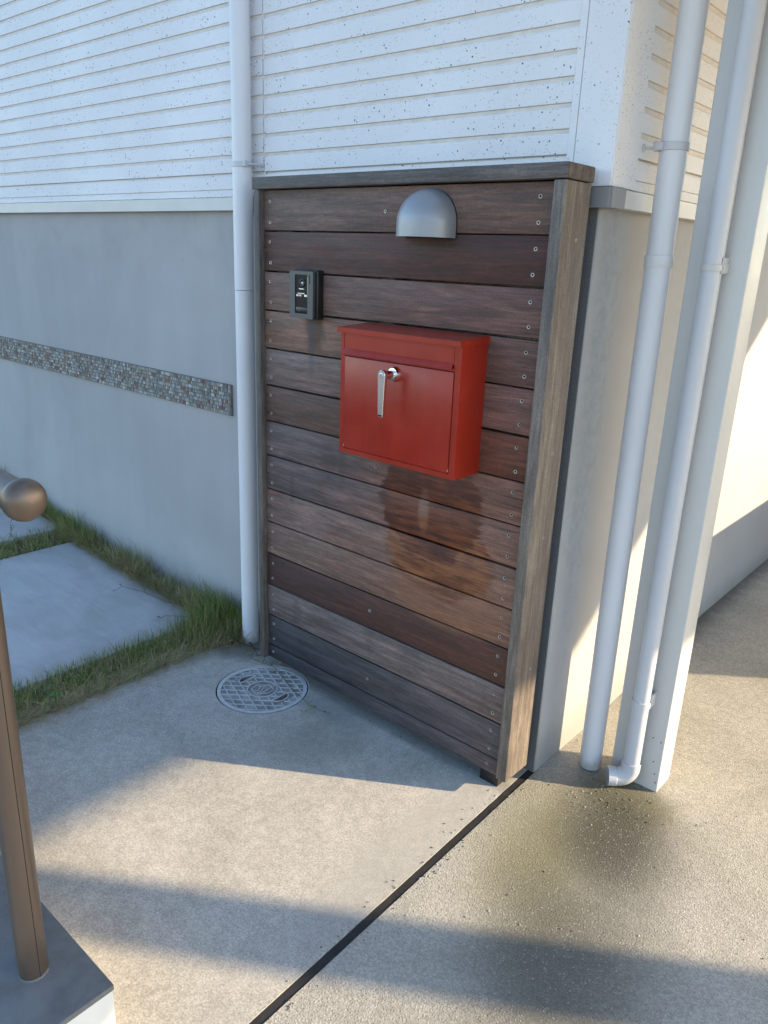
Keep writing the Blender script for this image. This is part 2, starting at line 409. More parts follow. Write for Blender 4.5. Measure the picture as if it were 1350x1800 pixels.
MT = dict(
    siding=m_siding(), wall=m_wall(), rough=m_wallshade(), approach=m_approach(), drive=m_driveway(), slab=m_slab(),
    soil=m_soil(), ground=m_ground(), pvc=m_pvc('pvc_white', (.71, .70, .715)), pvc2=m_pvc('pvc_white_small', (.55, .545, .565)),
    plank=m_wood('weathered_plank'),
    post=m_wood('weathered_post', True, ((.11, .088, .074), (.195, .157, .128))),
    cap=m_wood('weathered_cap', False, ((.078, .067, .063), (.125, .105, .096))),
    lpost=m_wood('weathered_post_dark', True, ((.082, .068, .058), (.13, .108, .09))),
    endgrain=m_plain('end_grain', (.11, .09, .076), .8, 0, .45, 45, .5),
    red=m_red(),
    chrome=m_plain('chrome', (.80, .80, .80), .16, 1.0),
    steel=m_plain('brushed_steel', (.62, .62, .63), .30, 1.0),
    screw=m_plain('screw_steel', (.46, .43, .38), .42, .8),
    dark=m_plain('dark_void', (.012, .012, .012), .8),
    silver=m_plain('silver_paint', (.30, .305, .32), .42, .4, .03, 8),
    grey_plate=m_plain('grey_faceplate', (.085, .088, .09), .42, .25),
    black=m_plain('black_plastic', (.012, .012, .013), .35),
    gloss=m_plain('black_gloss', (.010, .010, .012), .06, 0, 0, 20, 0, .6),
    rubber=m_plain('joint_rubber', (.020, .019, .019), .6, 0, .3, 30, .3),
    alu=m_plain('painted_aluminium', (.56, .54, .515), .38, 0, .02, 5),
    flash=m_plain('flashing_beige', (.58, .56, .53), .45, 0, .03, 6),
    flash2=m_plain('flashing_grey', (.30, .30, .305), .38, .35, .03, 6),
    groove=m_plain('siding_groove', (.66, .60, .55), .7, 0, .1, 30),
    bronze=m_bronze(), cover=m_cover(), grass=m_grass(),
    plaster=m_plain('white_plaster', (.66, .64, .60), .85, 0, .05, 12, .3),
    shaded_top=m_plain('shaded_wall_top', (.135, .137, .138), .75, 0, .25, 14, .3),  # wall top lies in shade; that darkness is put into this colour
    mosaic=m_attr('stone_mosaic', .6, .25), grout=m_plain('grout', (.17, .165, .155), .9, 0, .2, 40, .4),
    roof=m_plain('canopy_metal', (.50, .49, .47), .5),
    weed=m_attr('weed_stem', .6), label=m_plain('print_white', (.6, .6, .6), .5),
)

# ------------------------------------------------------------------ ground and pavements
bm = bmesh.new(); bbox(bm, -150, 150, -150, 150, -.5, -.125)
tag(obj('ground', bm, MT['ground']), kind='structure')

def JX(y): return .9525 - .0225 * y      # left edge of the joint strip
JW = .0215
def hill(x): return .05 * max(0.0, -.30 - x)
CX, CY, CR = .097, -.109, .1455            # inspection cover
circ = lambda cx, cy, r, n=56, a0=0: [(cx + r * math.cos(a0 + 2 * math.pi * k / n), cy + r * math.sin(a0 + 2 * math.pi * k / n)) for k in range(n)]
bm = bmesh.new()
sheet_with_holes(bm, [(-.245, -8), (JX(-8), -8), (JX(.133), .133), (-.245, .133)], [circ(CX, CY, CR + .0065)], 0.0, .12)
tag(obj('approach_pavement', bm, MT['approach']), kind='structure')

bm = bmesh.new()
ys = [(-8, 0), (-2, 0), (.14, 0), (.2, 0), (.5, 0), (.8, .018), (1.1, .045), (1.4, .06), (2.5, .06), (12, .06)]
DX = lambda y: max(.9705, JX(y) + JW)
top = [[bm.verts.new((x, y, z)) for x in (DX(y), 1.6, 9.0)] for y, z in ys]
bot = [[bm.verts.new((x, y, -.12)) for x in (DX(y), 1.6, 9.0)] for y, z in ys]
for i in range(len(ys) - 1):
    for k in range(2):
        bm.faces.new((top[i][k], top[i][k + 1], top[i + 1][k + 1], top[i + 1][k]))
    bm.faces.new((top[i][0], top[i + 1][0], bot[i + 1][0], bot[i][0]))
bm.faces.new(top[0] + bot[0][::-1])
tag(obj('driveway', bm, MT['drive']), kind='structure')

bm = bmesh.new()
pts = [(-.92 + 0, 0)]
yy = -8.0; prof = []
while yy < .118:
    prof.append(yy); yy += .035 if yy > -1.6 else .8
prof.append(.135)
L, Rr, Lb, Rb = [], [], [], []
for y in prof:
    j1 = random.uniform(-.0012, .0012); j2 = random.uniform(-.0012, .0012)
    zz = -.0012 + random.uniform(-.0006, .0006)
    L.append(bm.verts.new((JX(y) + j1 + .0012, y, zz))); Rr.append(bm.verts.new((JX(y) + JW + j2 - .001, y, zz - .001)))
    Lb.append(bm.verts.new((JX(y), y, -.1))); Rb.append(bm.verts.new((JX(y) + JW, y, -.1)))
for i in range(len(prof) - 1):
    bm.faces.new((L[i], Rr[i], Rr[i + 1], L[i + 1])); bm.faces.new((Lb[i], L[i], L[i + 1], Lb[i + 1])); bm.faces.new((Rr[i], Rb[i], Rb[i + 1], Rr[i + 1]))
tag(obj('expansion_joint', bm, MT['rubber']), kind='structure')

bm = bmesh.new()
xs = [-6.0, -3, -1.5, -.9, -.5, -.30, -.20]
for a, b_ in zip(xs, xs[1:]):
    v = [bm.verts.new((x, y, hill(x) - .018)) for x, y in ((a, -2.5), (b_, -2.5), (b_, .14), (a, .14))]
    bm.faces.new(v)
bmesh.ops.remove_doubles(bm, verts=bm.verts, dist=1e-5)
tag(obj('soil', bm, MT['soil']), kind='structure')

def slab(x0, x1, y0, y1, label):
    bm = bmesh.new(); bbox(bm, x0, x1, y0, y1, -.08, 0, .006, 2)
    for v in bm.verts: v.co.z += hill(v.co.x) + .002
    o = obj('stepping_slab', bm, MT['slab'], smooth=True)
    return tag(o, label, 'paving slab', 'stepping slabs in the grass')
slab(-1.415, -.432, -1.0, .058, 'pale square concrete slab in the grass, nearest the wooden screen')
slab(-2.62, -1.60, -1.0, .085, 'pale concrete slab behind the round handrail end, beyond the grass strip')

# ------------------------------------------------------------------ house
house = thing('house', 'white speckled ribbed-siding house on a grey concrete base with a mosaic band', 'house', (-2, 4, 0))
YW = .136; XW = .970                         # concrete faces
bm = bmesh.new(); bbox(bm, -6, XW, YW, 8, -.15, 1.500, .004, 1)
obj('foundation_wall', bm, MT['wall'], house, True)
YS = .1145; XS = 1.0005; PITCH = .0515; Z0 = 1.5795
bm = bmesh.new(); bbox(bm, -6, XS - .010, YS + .010, 8, 1.500, 3.3)
backing = obj('siding_backing', bm, MT['siding'], house)
def course_mesh(length, axis, h=PITCH):
    # cross-section in (depth, height); depth 0 = wall face, negative = outwards
    sec = [(.0105, 0), (.0034, 0), (0.0, .0014), (0.0, h - .0130), (.0006, h - .0122), (.0028, h - .0096), (.0032, h - .0088), (.0032, h - .0002), (.0105, h - .0002)]
    bm = bmesh.new(); ends = []
    for t, inset in ((0, 0), (length, 0)):
        ends.append([bm.verts.new((t, d, z) if axis == 'X' else (-d, t, z)) for d, z in sec])
    n = len(sec)
    for k in range(n):
        f = bm.faces.new((ends[0][k], ends[0][(k + 1) % n], ends[1][(k + 1) % n], ends[1][k]))
        if k in (0, 1, 6): f.material_index = 1
    bm.faces.new(ends[0][::-1]); bm.faces.new(ends[1])
    bmesh.ops.recalc_face_normals(bm, faces=bm.faces)
    me = bpy.data.meshes.new('siding_course'); bm.to_mesh(me); bm.free(); me.materials.append(MT['siding']); me.materials.append(MT['groove'])
    return me
meA = course_mesh(.886 + .1275, 'X'); meB = course_mesh(6 - .1345, 'X'); meC = course_mesh(7.5, 'Y')
for k in range(15):
    z = Z0 + k * PITCH
    o = link('siding_course', meA, house); o.location = (-.1275, YS, z)
    o = link('siding_course', meB, house); o.location = (-6, YS, z + .002)
    o = link('siding_course', meC, house); o.location = (XS, .228, z - .001)
# upper wall above the built courses, starter course below them
box('upper_wall', (-6, XS - .001, YS + .001, 8, Z0 + 15 * PITCH + .004, 3.3), MT['siding'], house)
def starter(name, x0, x1, y0, y1):
    bm = bmesh.new(); bbox(bm, x0, x1, y0, y1, 1.534, Z0 - .007, .001, 1)
    obj(name, bm, MT['siding'], house)
starter('siding_course', -6, -.1345, YS, YS + .0104); starter('siding_course', -.1275, .886, YS, YS + .0104)
starter('siding_course', XS - .0104, XS, .228, 7.7)
box('starter_strip', (-6, .99, YS + .0035, YS + .02, 1.513, 1.5335), MT['siding'], house)
box('starter_strip', (XS - .02, XS - .0035, .2, 7.7, 1.513, 1.5335), MT['siding'], house)
bm = bmesh.new(); bbox(bm, .8861, .9035, YS - .0004, YS + .02, 1.5135, 3.29, .0008, 1)
obj('corner_trim', bm, MT['siding'], house)
bm = bmesh.new()
poly = [(.9055, YS - .0008), (XS + .0008, YS - .0008), (XS + .0008, .2279), (XS - .02, .2279), (XS - .02, YS + .02), (.9055, YS + .02)]
prism(bm, poly, 1.5135, 3.29)
bmesh.ops.recalc_face_normals(bm, faces=bm.faces)
es = [e for e in bm.edges if abs(e.verts[0].co.z - e.verts[1].co.z) > .5 and (abs(e.verts[0].co.x - XS) < .01 and abs(e.verts[0].co.y - YS) < .01 or abs(e.verts[0].co.y - .2279) < .001 and 0)]
bmesh.ops.bevel(bm, geom=es, offset=.004, segments=3, affect='EDGES')
obj('corner_trim', bm, MT['siding'], house, True)
box('sealant_line', (-.1335, -.1285, YS + .003, YS + .012, 1.534, 2.35), MT['pvc'], house)
# drip flashing
def flashing(name, poly, mat):
    bm = bmesh.new(); prism(bm, poly, 1.472, 1.5095); obj(name, bm, mat, house)
flashing('drip_flashing', [(-6, YS - .006), (.86, YS - .006), (.86, YW + .002), (-6, YW + .002)], MT['flash'])
bm = bmesh.new(); prism(bm, [(.861, YS - .009), (XS + .008, YS - .009), (XS + .008, .175), (XW - .002, .175), (XW - .002, YW + .002), (.861, YW + .002)], 1.470, 1.511)
es = [e for e in bm.edges if abs(e.verts[0].co.z - e.verts[1].co.z) > .01 and abs(e.verts[0].co.x - XS - .008) < .001 and abs(e.verts[0].co.y - YS + .009) < .001]
bmesh.ops.bevel(bm, geom=es, offset=.006, segments=4, affect='EDGES'); obj('flashing_corner', bm, MT['flash2'], house, True)
flashing('drip_flashing', [(XS + .005, .1755), (XS + .005, 7.9), (XW - .002, 7.9), (XW - .002, .1755)], MT['flash'])
# rough concrete strip beside the screen, its shade put into a dark colour
box('shaded_face', (.84, XW - .003, YW - .0025, YW + .01, -.02, 1.471), MT['rough'], house)
# mosaic band
MX0, MX1, MZ0, MZ1 = -2.75, -.335, .801, .9075
mb = box('mosaic_bed', (MX0, MX1, YW - .009, YW + .004, MZ0 - .001, MZ1 + .001), MT['grout'], house)
verts, faces, cols = [], [], []
pal = [(.25, .25, .235)] * 5 + [(.33, .33, .315)] * 4 + [(.19, .20, .20)] * 4 + [(.16, .13, .11), (.20, .11, .075), (.25, .16, .10), (.23, .20, .15), (.30, .25, .19), (.13, .14, .15), (.42, .41, .38), (.17, .085, .065)]
rows = 8; rh = (MZ1 - MZ0) / rows
for r in range(rows):
    x = MX1 - .0012 - random.uniform(0, .006)
    while x > MX0 + .01:
        wd = random.choice((.0095, .011, .0125, .0155, .019)) ; x0 = x - wd
        d = YW - .0105 - random.uniform(0, .0022); z0 = MZ0 + r * rh + .0011; z1 = z0 + rh - .0020
        x0a = x0 + .0009; x1a = x - .0009; i = len(verts); e = .0008
        verts += [(x0a, YW - .008, z0), (x1a, YW - .008, z0), (x1a, YW - .008, z1), (x0a, YW - .008, z1),
                  (x0a + e, d, z0 + e), (x1a - e, d + random.uniform(-.0006, .0006), z0 + e), (x1a - e, d, z1 - e), (x0a + e, d, z1 - e)]
        faces += [(i + 4, i + 5, i + 6, i + 7), (i, i + 1, i + 5, i + 4), (i + 1, i + 2, i + 6, i + 5), (i + 2, i + 3, i + 7, i + 6), (i + 3, i, i + 4, i + 7)]
        c = random.choice(pal); f = random.uniform(.75, 1.2); m_ = sum(c) / 3; c = tuple(m_ * .15 + k * .85 for k in c)
        cols += [tuple(k * f for k in c)] * 8
        x = x0
def colmesh(name, verts, faces, cols, mat, parent=None, smooth=False):
    me = bpy.data.meshes.new(name); me.from_pydata(verts, [], faces)
    at = me.color_attributes.new('col', 'FLOAT_COLOR', 'POINT')
    flat = [k for c in cols for k in (*c[:3], 1.0)]
    at.data.foreach_set('color', flat)
    me.materials.append(mat)
    if smooth: me.polygons.foreach_set('use_smooth', [True] * len(me.polygons))
    me.update()
    return link(name, me, parent)
mo = colmesh('mosaic_tiles', verts, faces, cols, MT['mosaic'], house); mo['kind'] = 'stuff'

# ------------------------------------------------------------------ canopy beside the house (outside the frame, shades the walls)
can = thing('canopy_roof', 'flat metal canopy roof carried by the white square column, above the picture', 'canopy', (3.3, 1.7, 2.3))
bm = bmesh.new()
prism(bm, [(XS + .02, -.6), (5.92, -.6), (5.92, 2.18), (5.54, 2.18), (5.54, 3.27), (XS + .02, 3.12)], 2.30, 2.40)  # roof inferred from its shadow edges; front pushed out to cut skylight
obj('roof_panel', bm, MT['roof'], can)
def column(x0, x1, y0, y1, label, zt=2.299):
    bm = bmesh.new(); bbox(bm, x0, x1, y0, y1, 0.0, zt, .004, 3)
    o = obj('canopy_column', bm, MT['alu'], smooth=True)
    return tag(o, label, 'column', 'canopy columns')
col1 = column(1.1225, 1.2575, .290, .378, 'pale grey square metal column with the thinner downpipe clipped to its front')
column(5.39, 5.52, 2.22, 2.35, 'square metal canopy column standing to the right of the picture')
for (x, z) in ((1.247, .155), (1.236, .09), (1.244, .055), (1.25, .03), (1.225, .16)):
    bm = bmesh.new(); lathe(bm, [(.0016, -.0012), (.0016, 0)], (x, .290, z), 'Y', 10); 
    o = obj('weep_hole', bm, MT['dark'], None); o.parent = col1
st = thing('shadow_box', 'unseen low box added to shade the far wall, to the right of the picture', 'shadow caster', (2.2, 2.6, .06))  # stand-in added to throw the low shadow on the side wall
box('box_body', (1.9, 2.5, 1.86, 3.35, .06, .76), MT['cap'], st, .005)
box('box_lid', (1.88, 2.52, 1.84, 3.37, .761, .795), MT['cap'], st, .004)

# ------------------------------------------------------------------ wooden screen
scr = thing('wooden_screen', 'weathered brown wooden screen of horizontal planks with two posts and a cap', 'wooden screen', (4.2 * P, 0.04, 0))
S = lambda k: k * P
ILL = (.90, 1.00, 1.13)
def tone(c, wrm=(1.02, .93, .86)): return tuple(min(.6, v / i * w_) for v, i, w_ in zip(lin(c), ILL, wrm))
TONES = [((94, 84, 84), (90, 78, 76)), ((82, 64, 62), (62, 40, 37)), ((98, 84, 82), (86, 72, 74)), ((104, 86, 80), (80, 66, 66)),
         ((102, 92, 94), (96, 76, 76)), ((86, 70, 66), (92, 62, 50)), ((88, 82, 88), (100, 80, 76)), ((82, 76, 82), (104, 86, 82)),
         ((100, 88, 90), (104, 88, 84)), ((98, 84, 82), (106, 86, 80)), ((66, 46, 46), (74, 50, 44)), ((88, 84, 90), (96, 88, 88)),
         ((56, 60, 70), (76, 72, 76)), ((52, 56, 66), (78, 73, 77))]
def plank_mesh(h):
    bm = bmesh.new(); bbox(bm, 0, 8.60 * P, 0, .020, 0, h, .0016, 2)
    bmesh.ops.recalc_face_normals(bm, faces=bm.faces)
    me = bpy.data.meshes.new('plank'); bm.to_mesh(me); bm.free(); me.materials.append(MT['plank'])
    for p in me.polygons: p.use_smooth = True
    me.set_sharp_from_angle(angle=math.radians(50))
    return me
GAP = .0046
pm, pm_last = plank_mesh(P - GAP), plank_mesh(.44 * P - GAP * .5)
bm = bmesh.new()
lathe(bm, [(.0026, -.0003), (.0032, -.0011), (.0043, -.0012), (.0049, 0.0004)], (0, 0, 0), 'Y', 14)
for f in bm.faces:
    f.material_index = 0
bmesh.ops.recalc_face_normals(bm, faces=bm.faces)
sm = bpy.data.meshes.new('screw'); bm.to_mesh(sm); bm.free(); sm.materials.append(MT['screw']); sm.materials.append(MT['dark'])
for p in sm.polygons:
    if len(p.vertices) > 6 and abs(p.center.y) > .0001 and p.center.y < 0: p.material_index = 1
mids = {1: (4.189, .50), 7: (4.189, .50), 11: (4.168, .48), 13: (4.15, .52)}
for k in range(1, 15):
    last = k == 14
    z0 = ZT - k * P + GAP * .5 if not last else ZT - 13.44 * P
    o = link('plank', pm_last if last else pm, scr)
    dy = random.uniform(-.0008, .0008)
    o.location = (0, dy, z0 + random.uniform(-.0004, .0004)); o.rotation_euler = (0, random.uniform(-.0011, .0011), 0)
    jt = (1.0, .92, 1.12, 1.1, 1.16, .9, 1.0, 1.05, 1.16, 1.1, .82, 1.08, .92, .9)[k - 1]
    o['tone_a'] = [q_ * jt for q_ in tone(TONES[k - 1][0])]; o['tone_b'] = [q_ * jt for q_ in tone(TONES[k - 1][1], (1.10, .88, .76) if k < 12 else (.98, .96, .98))]
    sp = [(.25, .25), (.25, .75), (8.18, .25), (8.18, .75)] if not last else [(.25, .22), (8.18, .22)]
    if k in mids: sp.append(mids[k])
    for (sx, t) in sp:
        s = bpy.data.objects.new('screw', sm); COL.objects.link(s); s.parent = o
        s.location = (S(sx) + random.uniform(-.002, .002), -.0004, (P - GAP - t * P) + random.uniform(-.002, .002))
        if last: s.location.z = (.44 - t) * P
        s.rotation_euler = (random.uniform(-.12, .12), random.uniform(0, 3), random.uniform(-.12, .12))
def long_post(name, x0, x1, y0, y1, z0, z1, mat, ch):
    bm = bmesh.new(); bbox(bm, x0, x1, y0, y1, z0, z1, ch, 2)
    return obj(name, bm, mat, scr, True)
rp = long_post('post', S(8.52), S(8.80), S(-.16), S(.83), ZT - S(13.38), ZT - .002, MT['post'], .0035)
for (y, z) in ((S(.42), 1.40), (S(.42), .93), (S(.40), .72), (S(.45), .36)):
    s = bpy.data.objects.new('screw', sm); COL.objects.link(s); s.parent = rp
    s.location = (S(8.80) + .0004, y, z); s.rotation_euler = (0, random.uniform(0, 3), math.pi / 2)
    s.scale = (.8, .8, .8)
long_post('post', S(-.22), S(-.001), S(-.16), S(.83), .035, ZT - .002, MT['lpost'], .0045)
# cap with its own end grain face
bm = bmesh.new(); bbox(bm, S(-.26), S(8.81), S(-.175), S(.87), ZT, ZT + S(.285), .0022, 2)
cap = obj('cap_rail', bm, MT['cap'], scr, True)
box('end_grain', (S(8.81) - .001, S(8.81) + .0012, S(-.175) + .002, S(.87) - .002, ZT + .002, ZT + S(.285) - .002), MT['endgrain'], cap)
for x0, x1 in ((.3, .9), (4.0, 4.4), (7.6, 8.35)):
    box('batten', (S(x0), S(x1), .0215, .085, .045, ZT - .004), MT['lpost'], scr)
bm = bmesh.new(); bbox(bm, S(7.93), S(8.46), .008, .06, .0, .046, .002)
obj('foot', bm, MT['black'], scr)
box('foot', (S(.2), S(.8), .062, .09, .0, .046), MT['black'], scr)

# ------------------------------------------------------------------ wall lamp
lam = thing('wall_lamp', 'silver dome wall lamp at the top of the wooden screen', 'lamp', (.605, 0, 1.40))
R0 = .0785; lz = 1.429
bm = bmesh.new(); nu, nv = 28, 12
rings = []
for j in range(nv + 1):
    ph = math.pi / 2 * j / nv
    rr, zz = R0 * math.cos(ph), lz + R0 * math.sin(ph)
    if j == nv: rings.append([bm.verts.new((.605, -.002, lz + R0))]); continue
    rings.append([bm.verts.new((.605 + rr * math.cos(math.pi * k / nu), -.002 - rr * 1.02 * math.sin(math.pi * k / nu), zz)) for k in range(nu + 1)])
low = [bm.verts.new((v.co.x, v.co.y, 1.398)) for v in rings[0]]
inn = [bm.verts.new((.605 + (v.co.x - .605) * .96, v.co.y * .96, 1.398)) for v in rings[0]]
inu = [bm.verts.new((v.co.x, v.co.y, 1.425)) for v in inn]
for A, B in ((low, rings[0]), (inn, low), (inu, inn)):
    for k in range(nu): bm.faces.new((A[k], A[k + 1], B[k + 1], B[k]))
for A, B in zip(rings[:-2], rings[1:-1]):
    for k in range(nu): bm.faces.new((A[k], A[k + 1], B[k + 1], B[k]))
for k in range(nu): bm.faces.new((rings[-2][k], rings[-2][k + 1], rings[-1][0]))
obj('lamp_shade', bm, MT['silver'], lam, True)
bm = bmesh.new(); poly = [(.605 + (R0 + .002) * math.cos(math.pi * k / 24), lz + (R0 + .002) * math.sin(math.pi * k / 24)) for k in range(25)] + [(.605 - R0 - .002, 1.399), (.605 + R0 + .002, 1.399)]
a = [bm.verts.new((x, -.0015, z)) for x, z in poly]; b_ = [bm.verts.new((x, .001, z)) for x, z in poly]
bm.faces.new(a); bm.faces.new(b_[::-1])
for k in range(len(poly)): bm.faces.new((a[k], a[(k + 1) % len(poly)], b_[(k + 1) % len(poly)], b_[k]))
obj('shade_plate', bm, MT['black'], lam)  # black plate draws the dark shading line round the dome
bm = bmesh.new(); poly = [(.605 + .072 * math.cos(math.pi * k / 20), -.003 - .072 * math.sin(math.pi * k / 20)) for k in range(21)]
prism(bm, poly, 1.406, 1.410); obj('diffuser', bm, MT['label'], lam)
bm = bmesh.new(); lathe(bm, [(.0018, -.001), (.0018, .0005)], (.652, -.064, 1.4275), 'Y', 10); obj('set_screw', bm, MT['dark'], lam)

# ------------------------------------------------------------------ intercom
ic = thing('intercom', 'black and grey door intercom with a camera window, on the wooden screen', 'intercom', (.197, 0, 1.18))
bm = bmesh.new(); bbox(bm, .1545, .2475, -.024, .001, 1.1785, 1.3085, .004, 3); obj('rear_body', bm, MT['black'], ic, True)
bm = bmesh.new(); bbox(bm, .1525, .2445, -.030, -.0245, 1.181, 1.3055, .002, 2); obj('middle_body', bm, MT['black'], ic, True)
bm = bmesh.new()
def rrect(x0, x1, z0, z1, r, n=5):
    out = []
    for cx, cz, a0 in ((x1 - r, z1 - r, 0), (x0 + r, z1 - r, 90), (x0 + r, z0 + r, 180), (x1 - r, z0 + r, 270)):
        out += [(cx + r * math.cos(math.radians(a0 + 90 * k / n)), cz + r * math.sin(math.radians(a0 + 90 * k / n))) for k in range(n + 1)]
    return out
WX0, WX1, WZ0, WZ1 = .1705, .2215, 1.193, 1.296
sheet_with_holes(bm, rrect(.150, .2425, 1.180, 1.305, .003), [rrect(WX0, WX1, WZ0, WZ1, .0035), rrect(.2285, .2315, 1.273, 1.2965, .0013)], 0, .0065)
bmesh.ops.transform(bm, matrix=Matrix(((1, 0, 0, 0), (0, 0, -1, -.0365), (0, 1, 0, 0), (0, 0, 0, 1))), verts=bm.verts)
obj('faceplate', bm, MT['grey_plate'], ic)
box('window', (WX0 - .002, WX1 + .002, -.0335, -.0303, WZ0 - .002, WZ1 + .002), MT['gloss'], ic)
box('speaker_slot', (.227, .233, -.0325, -.0302, 1.270, 1.2995), MT['dark'], ic)
bm = bmesh.new(); lathe(bm, [(.0105, 0), (.0105, -.0022), (.0085, -.003), (.006, -.0018), (.0038, -.0016)], (.199, -.0335, 1.2745), 'Y', 24)
lens = obj('camera_lens', bm, MT['black'], ic, True)
bm = bmesh.new(); lathe(bm, [(.0032, 0), (.0024, -.0012), (.0008, -.0019)], (.199, -.0350, 1.2745), 'Y', 16); obj('lens_glass', bm, MT['chrome'], lens, True)
box('inner_shelf', (.186, .206, -.0355, -.0336, 1.2575, 1.2595), MT['steel'], ic)
box('inner_shelf', (.182, .208, -.0355, -.0336, 1.2455, 1.2475), MT['steel'], ic)
for x0, x1 in ((.1745, .181), (.1835, .1875), (.190, .194), (.206, .2175)):
    box('print_mark', (x0, x1, -.0341, -.0334, 1.2385, 1.2435), MT['steel'], ic)
box('window_edge', (.2195, .2207, -.0352, -.0334, 1.243, 1.292), MT['steel'], ic)
box('call_button', (.173, .219, -.0352, -.0334, 1.1955, 1.2095), MT['black'], ic, .0006)
box('button_bell', (.1865, .1905, -.0356, -.0351, 1.199, 1.203), MT['grey_plate'], ic)

# ------------------------------------------------------------------ mailbox
mbx = thing('mailbox', 'red metal mailbox with a chrome lever handle on the wooden screen', 'mailbox', (.607, 0, .855))
X0, X1, ZB, ZL, YF = .4185, .797, .855, 1.166, -.103
bm = bmesh.new()
# shell: sides, bottom, back; front frame with flap and door openings
sheet_with_holes(bm, [(X0, ZB), (X1, ZB), (X1, ZL), (X0, ZL)], [[(.4335, .8675), (.7805, .8675), (.7805, 1.1090), (.4335, 1.1090)], [(.4295, 1.1170), (.7765, 1.1170), (.7765, 1.1655), (.4295, 1.1655)]], 0, .012)
bmesh.ops.transform(bm, matrix=Matrix(((1, 0, 0, 0), (0, 0, -1, YF), (0, 1, 0, 0), (0, 0, 0, 1))), verts=bm.verts)
bbox(bm, X0 + .0002, X1 - .0002, YF + .011, -.0005, ZB + .0002, ZL - .0002, .0012, 2)
obj('body', bm, MT['red'], mbx)
bm = bmesh.new()
vs_ = [(.4125, -.1145, 1.1655), (.8005, -.1145, 1.1655), (.8005, 0, 1.1655), (.4125, 0, 1.1655), (.4125, -.1145, 1.1785), (.8005, -.1145, 1.1785), (.8005, 0, 1.1850), (.4125, 0, 1.1850)]
v = [bm.verts.new(p) for p in vs_]
for f in ((0, 1, 2, 3), (4, 7, 6, 5), (0, 4, 5, 1), (1, 5, 6, 2), (2, 6, 7, 3), (3, 7, 4, 0)): bm.faces.new([v[i] for i in f])
bmesh.ops.bevel(bm, geom=list(bm.edges), offset=.0014, segments=2, affect='EDGES')
obj('lid', bm, MT['red'], mbx, True)
bm = bmesh.new()
x0, x1 = .4310, .7755
sec = [(-.1005, 1.1650), (-.1025, 1.1650), (-.1030, 1.1275), (-.1150, 1.1145), (-.1138, 1.1130), (-.1005, 1.1265)]
e0 = [bm.verts.new((x0, y, z)) for y, z in sec]; e1 = [bm.verts.new((x1, y, z)) for y, z in sec]
for k in range(len(sec)): bm.faces.new((e0[k], e0[(k + 1) % 6], e1[(k + 1) % 6], e1[k]))
bm.faces.new(e0[::-1]); bm.faces.new(e1)
obj('letter_flap', bm, MT['red'], mbx)
bm = bmesh.new(); bbox(bm, .4353, .7787, -.1055, -.0955, .8693, 1.1072, .0013, 2)
door = obj('door', bm, MT['red'], mbx, True)
for x in (.4353, .7787):
    bm = bmesh.new(); lathe(bm, [(.0012, 0), (.0012, .006)], (x, -.1045, .8725), 'Z', 10); obj('hinge_pin', bm, MT['steel'], door)
hx, hz = .606, 1.0825
hnd = bpy.data.objects.new('handle', None)
bm = bmesh.new()
lathe(bm, [(.0185, 0), (.0185, -.0015), (.0150, -.012), (.0125, -.0125)], (hx, -.1055, hz), 'Y', 32)
hnd = obj('handle', bm, MT['chrome'], mbx, True)
bm = bmesh.new(); tube(bm, [(hx, -.117, hz), (hx, -.150, hz)], .0098, 24); obj('spindle', bm, MT['chrome'], hnd, True)
bm = bmesh.new()
def lever_ring(y, s):
    out = []
    for k in range(13):
        a = math.pi * k / 12
        out.append((hx + .0115 * s * math.cos(a), y, hz + .0015 + .0115 * s * math.sin(a)))
    out += [(hx - .0075 * s, y, hz - .0960), (hx - .0065 * s, y, hz - .0985), (hx + .0065 * s, y, hz - .0985), (hx + .0075 * s, y, hz - .0960)]
    return [bm.verts.new(p) for p in out]
rr = [lever_ring(-.1485, .94), lever_ring(-.1495, 1.0), lever_ring(-.1570, 1.0), lever_ring(-.1580, .90)]
for A, B in zip(rr, rr[1:]):
    for k in range(len(A)): bm.faces.new((A[k], A[(k + 1) % len(A)], B[(k + 1) % len(A)], B[k]))
bm.faces.new(rr[0]); bm.faces.new(rr[-1][::-1])
obj('lever', bm, MT['chrome'], hnd, True)
bm = bmesh.new(); lathe(bm, [(.0062, 0), (.0062, -.0008), (.0052, -.0010), (.0050, -.0004)], (hx, -.1580, hz + .001), 'Y', 24)
obj('lock_cylinder', bm, MT['steel'], hnd, True)
box('keyhole', (hx - .0008, hx + .0008, -.1588, -.1583, hz - .0022, hz + .0040), MT['dark'], hnd)
box('lever_tip', (hx - .0064, hx + .0064, -.1584, -.1577, hz - .0975, hz - .0935), MT['black'], hnd)

# ------------------------------------------------------------------ downpipes
def ring_band(bm, c, r0, r1, h, ax=(0, 0, 1)):
    ax = Vector(ax).normalized(); c = Vector(c)
    tube(bm, [c - ax * h / 2, c - ax * (h / 2 - .001), c + ax * (h / 2 - .001), c + ax * h / 2], [r1 - .001, r1, r1, r1 - .001], 36)
d1 = thing('downpipe', 'white round downpipe on the left, rising from the grass beside the wooden screen', 'downpipe', (-.188, .078, 0), 'white downpipes')
lx, ly, lr = -.188, .077, .0300
bm = bmesh.new(); tube(bm, [(lx, ly, -.03), (lx, ly, 1.2325)], lr, 48); obj('lower_pipe', bm, MT['pvc'], d1, True)
bm = bmesh.new(); tube(bm, [(lx, ly, 1.2340), (lx, ly, 1.6)], lr + .0004, 48); obj('socket_pipe', bm, MT['pvc'], d1, True)
bm = bmesh.new(); tube(bm, [(lx, ly, 1.6005), (lx, ly, 2.6)], lr - .0006, 48); obj('upper_pipe', bm, MT['pvc'], d1, True)
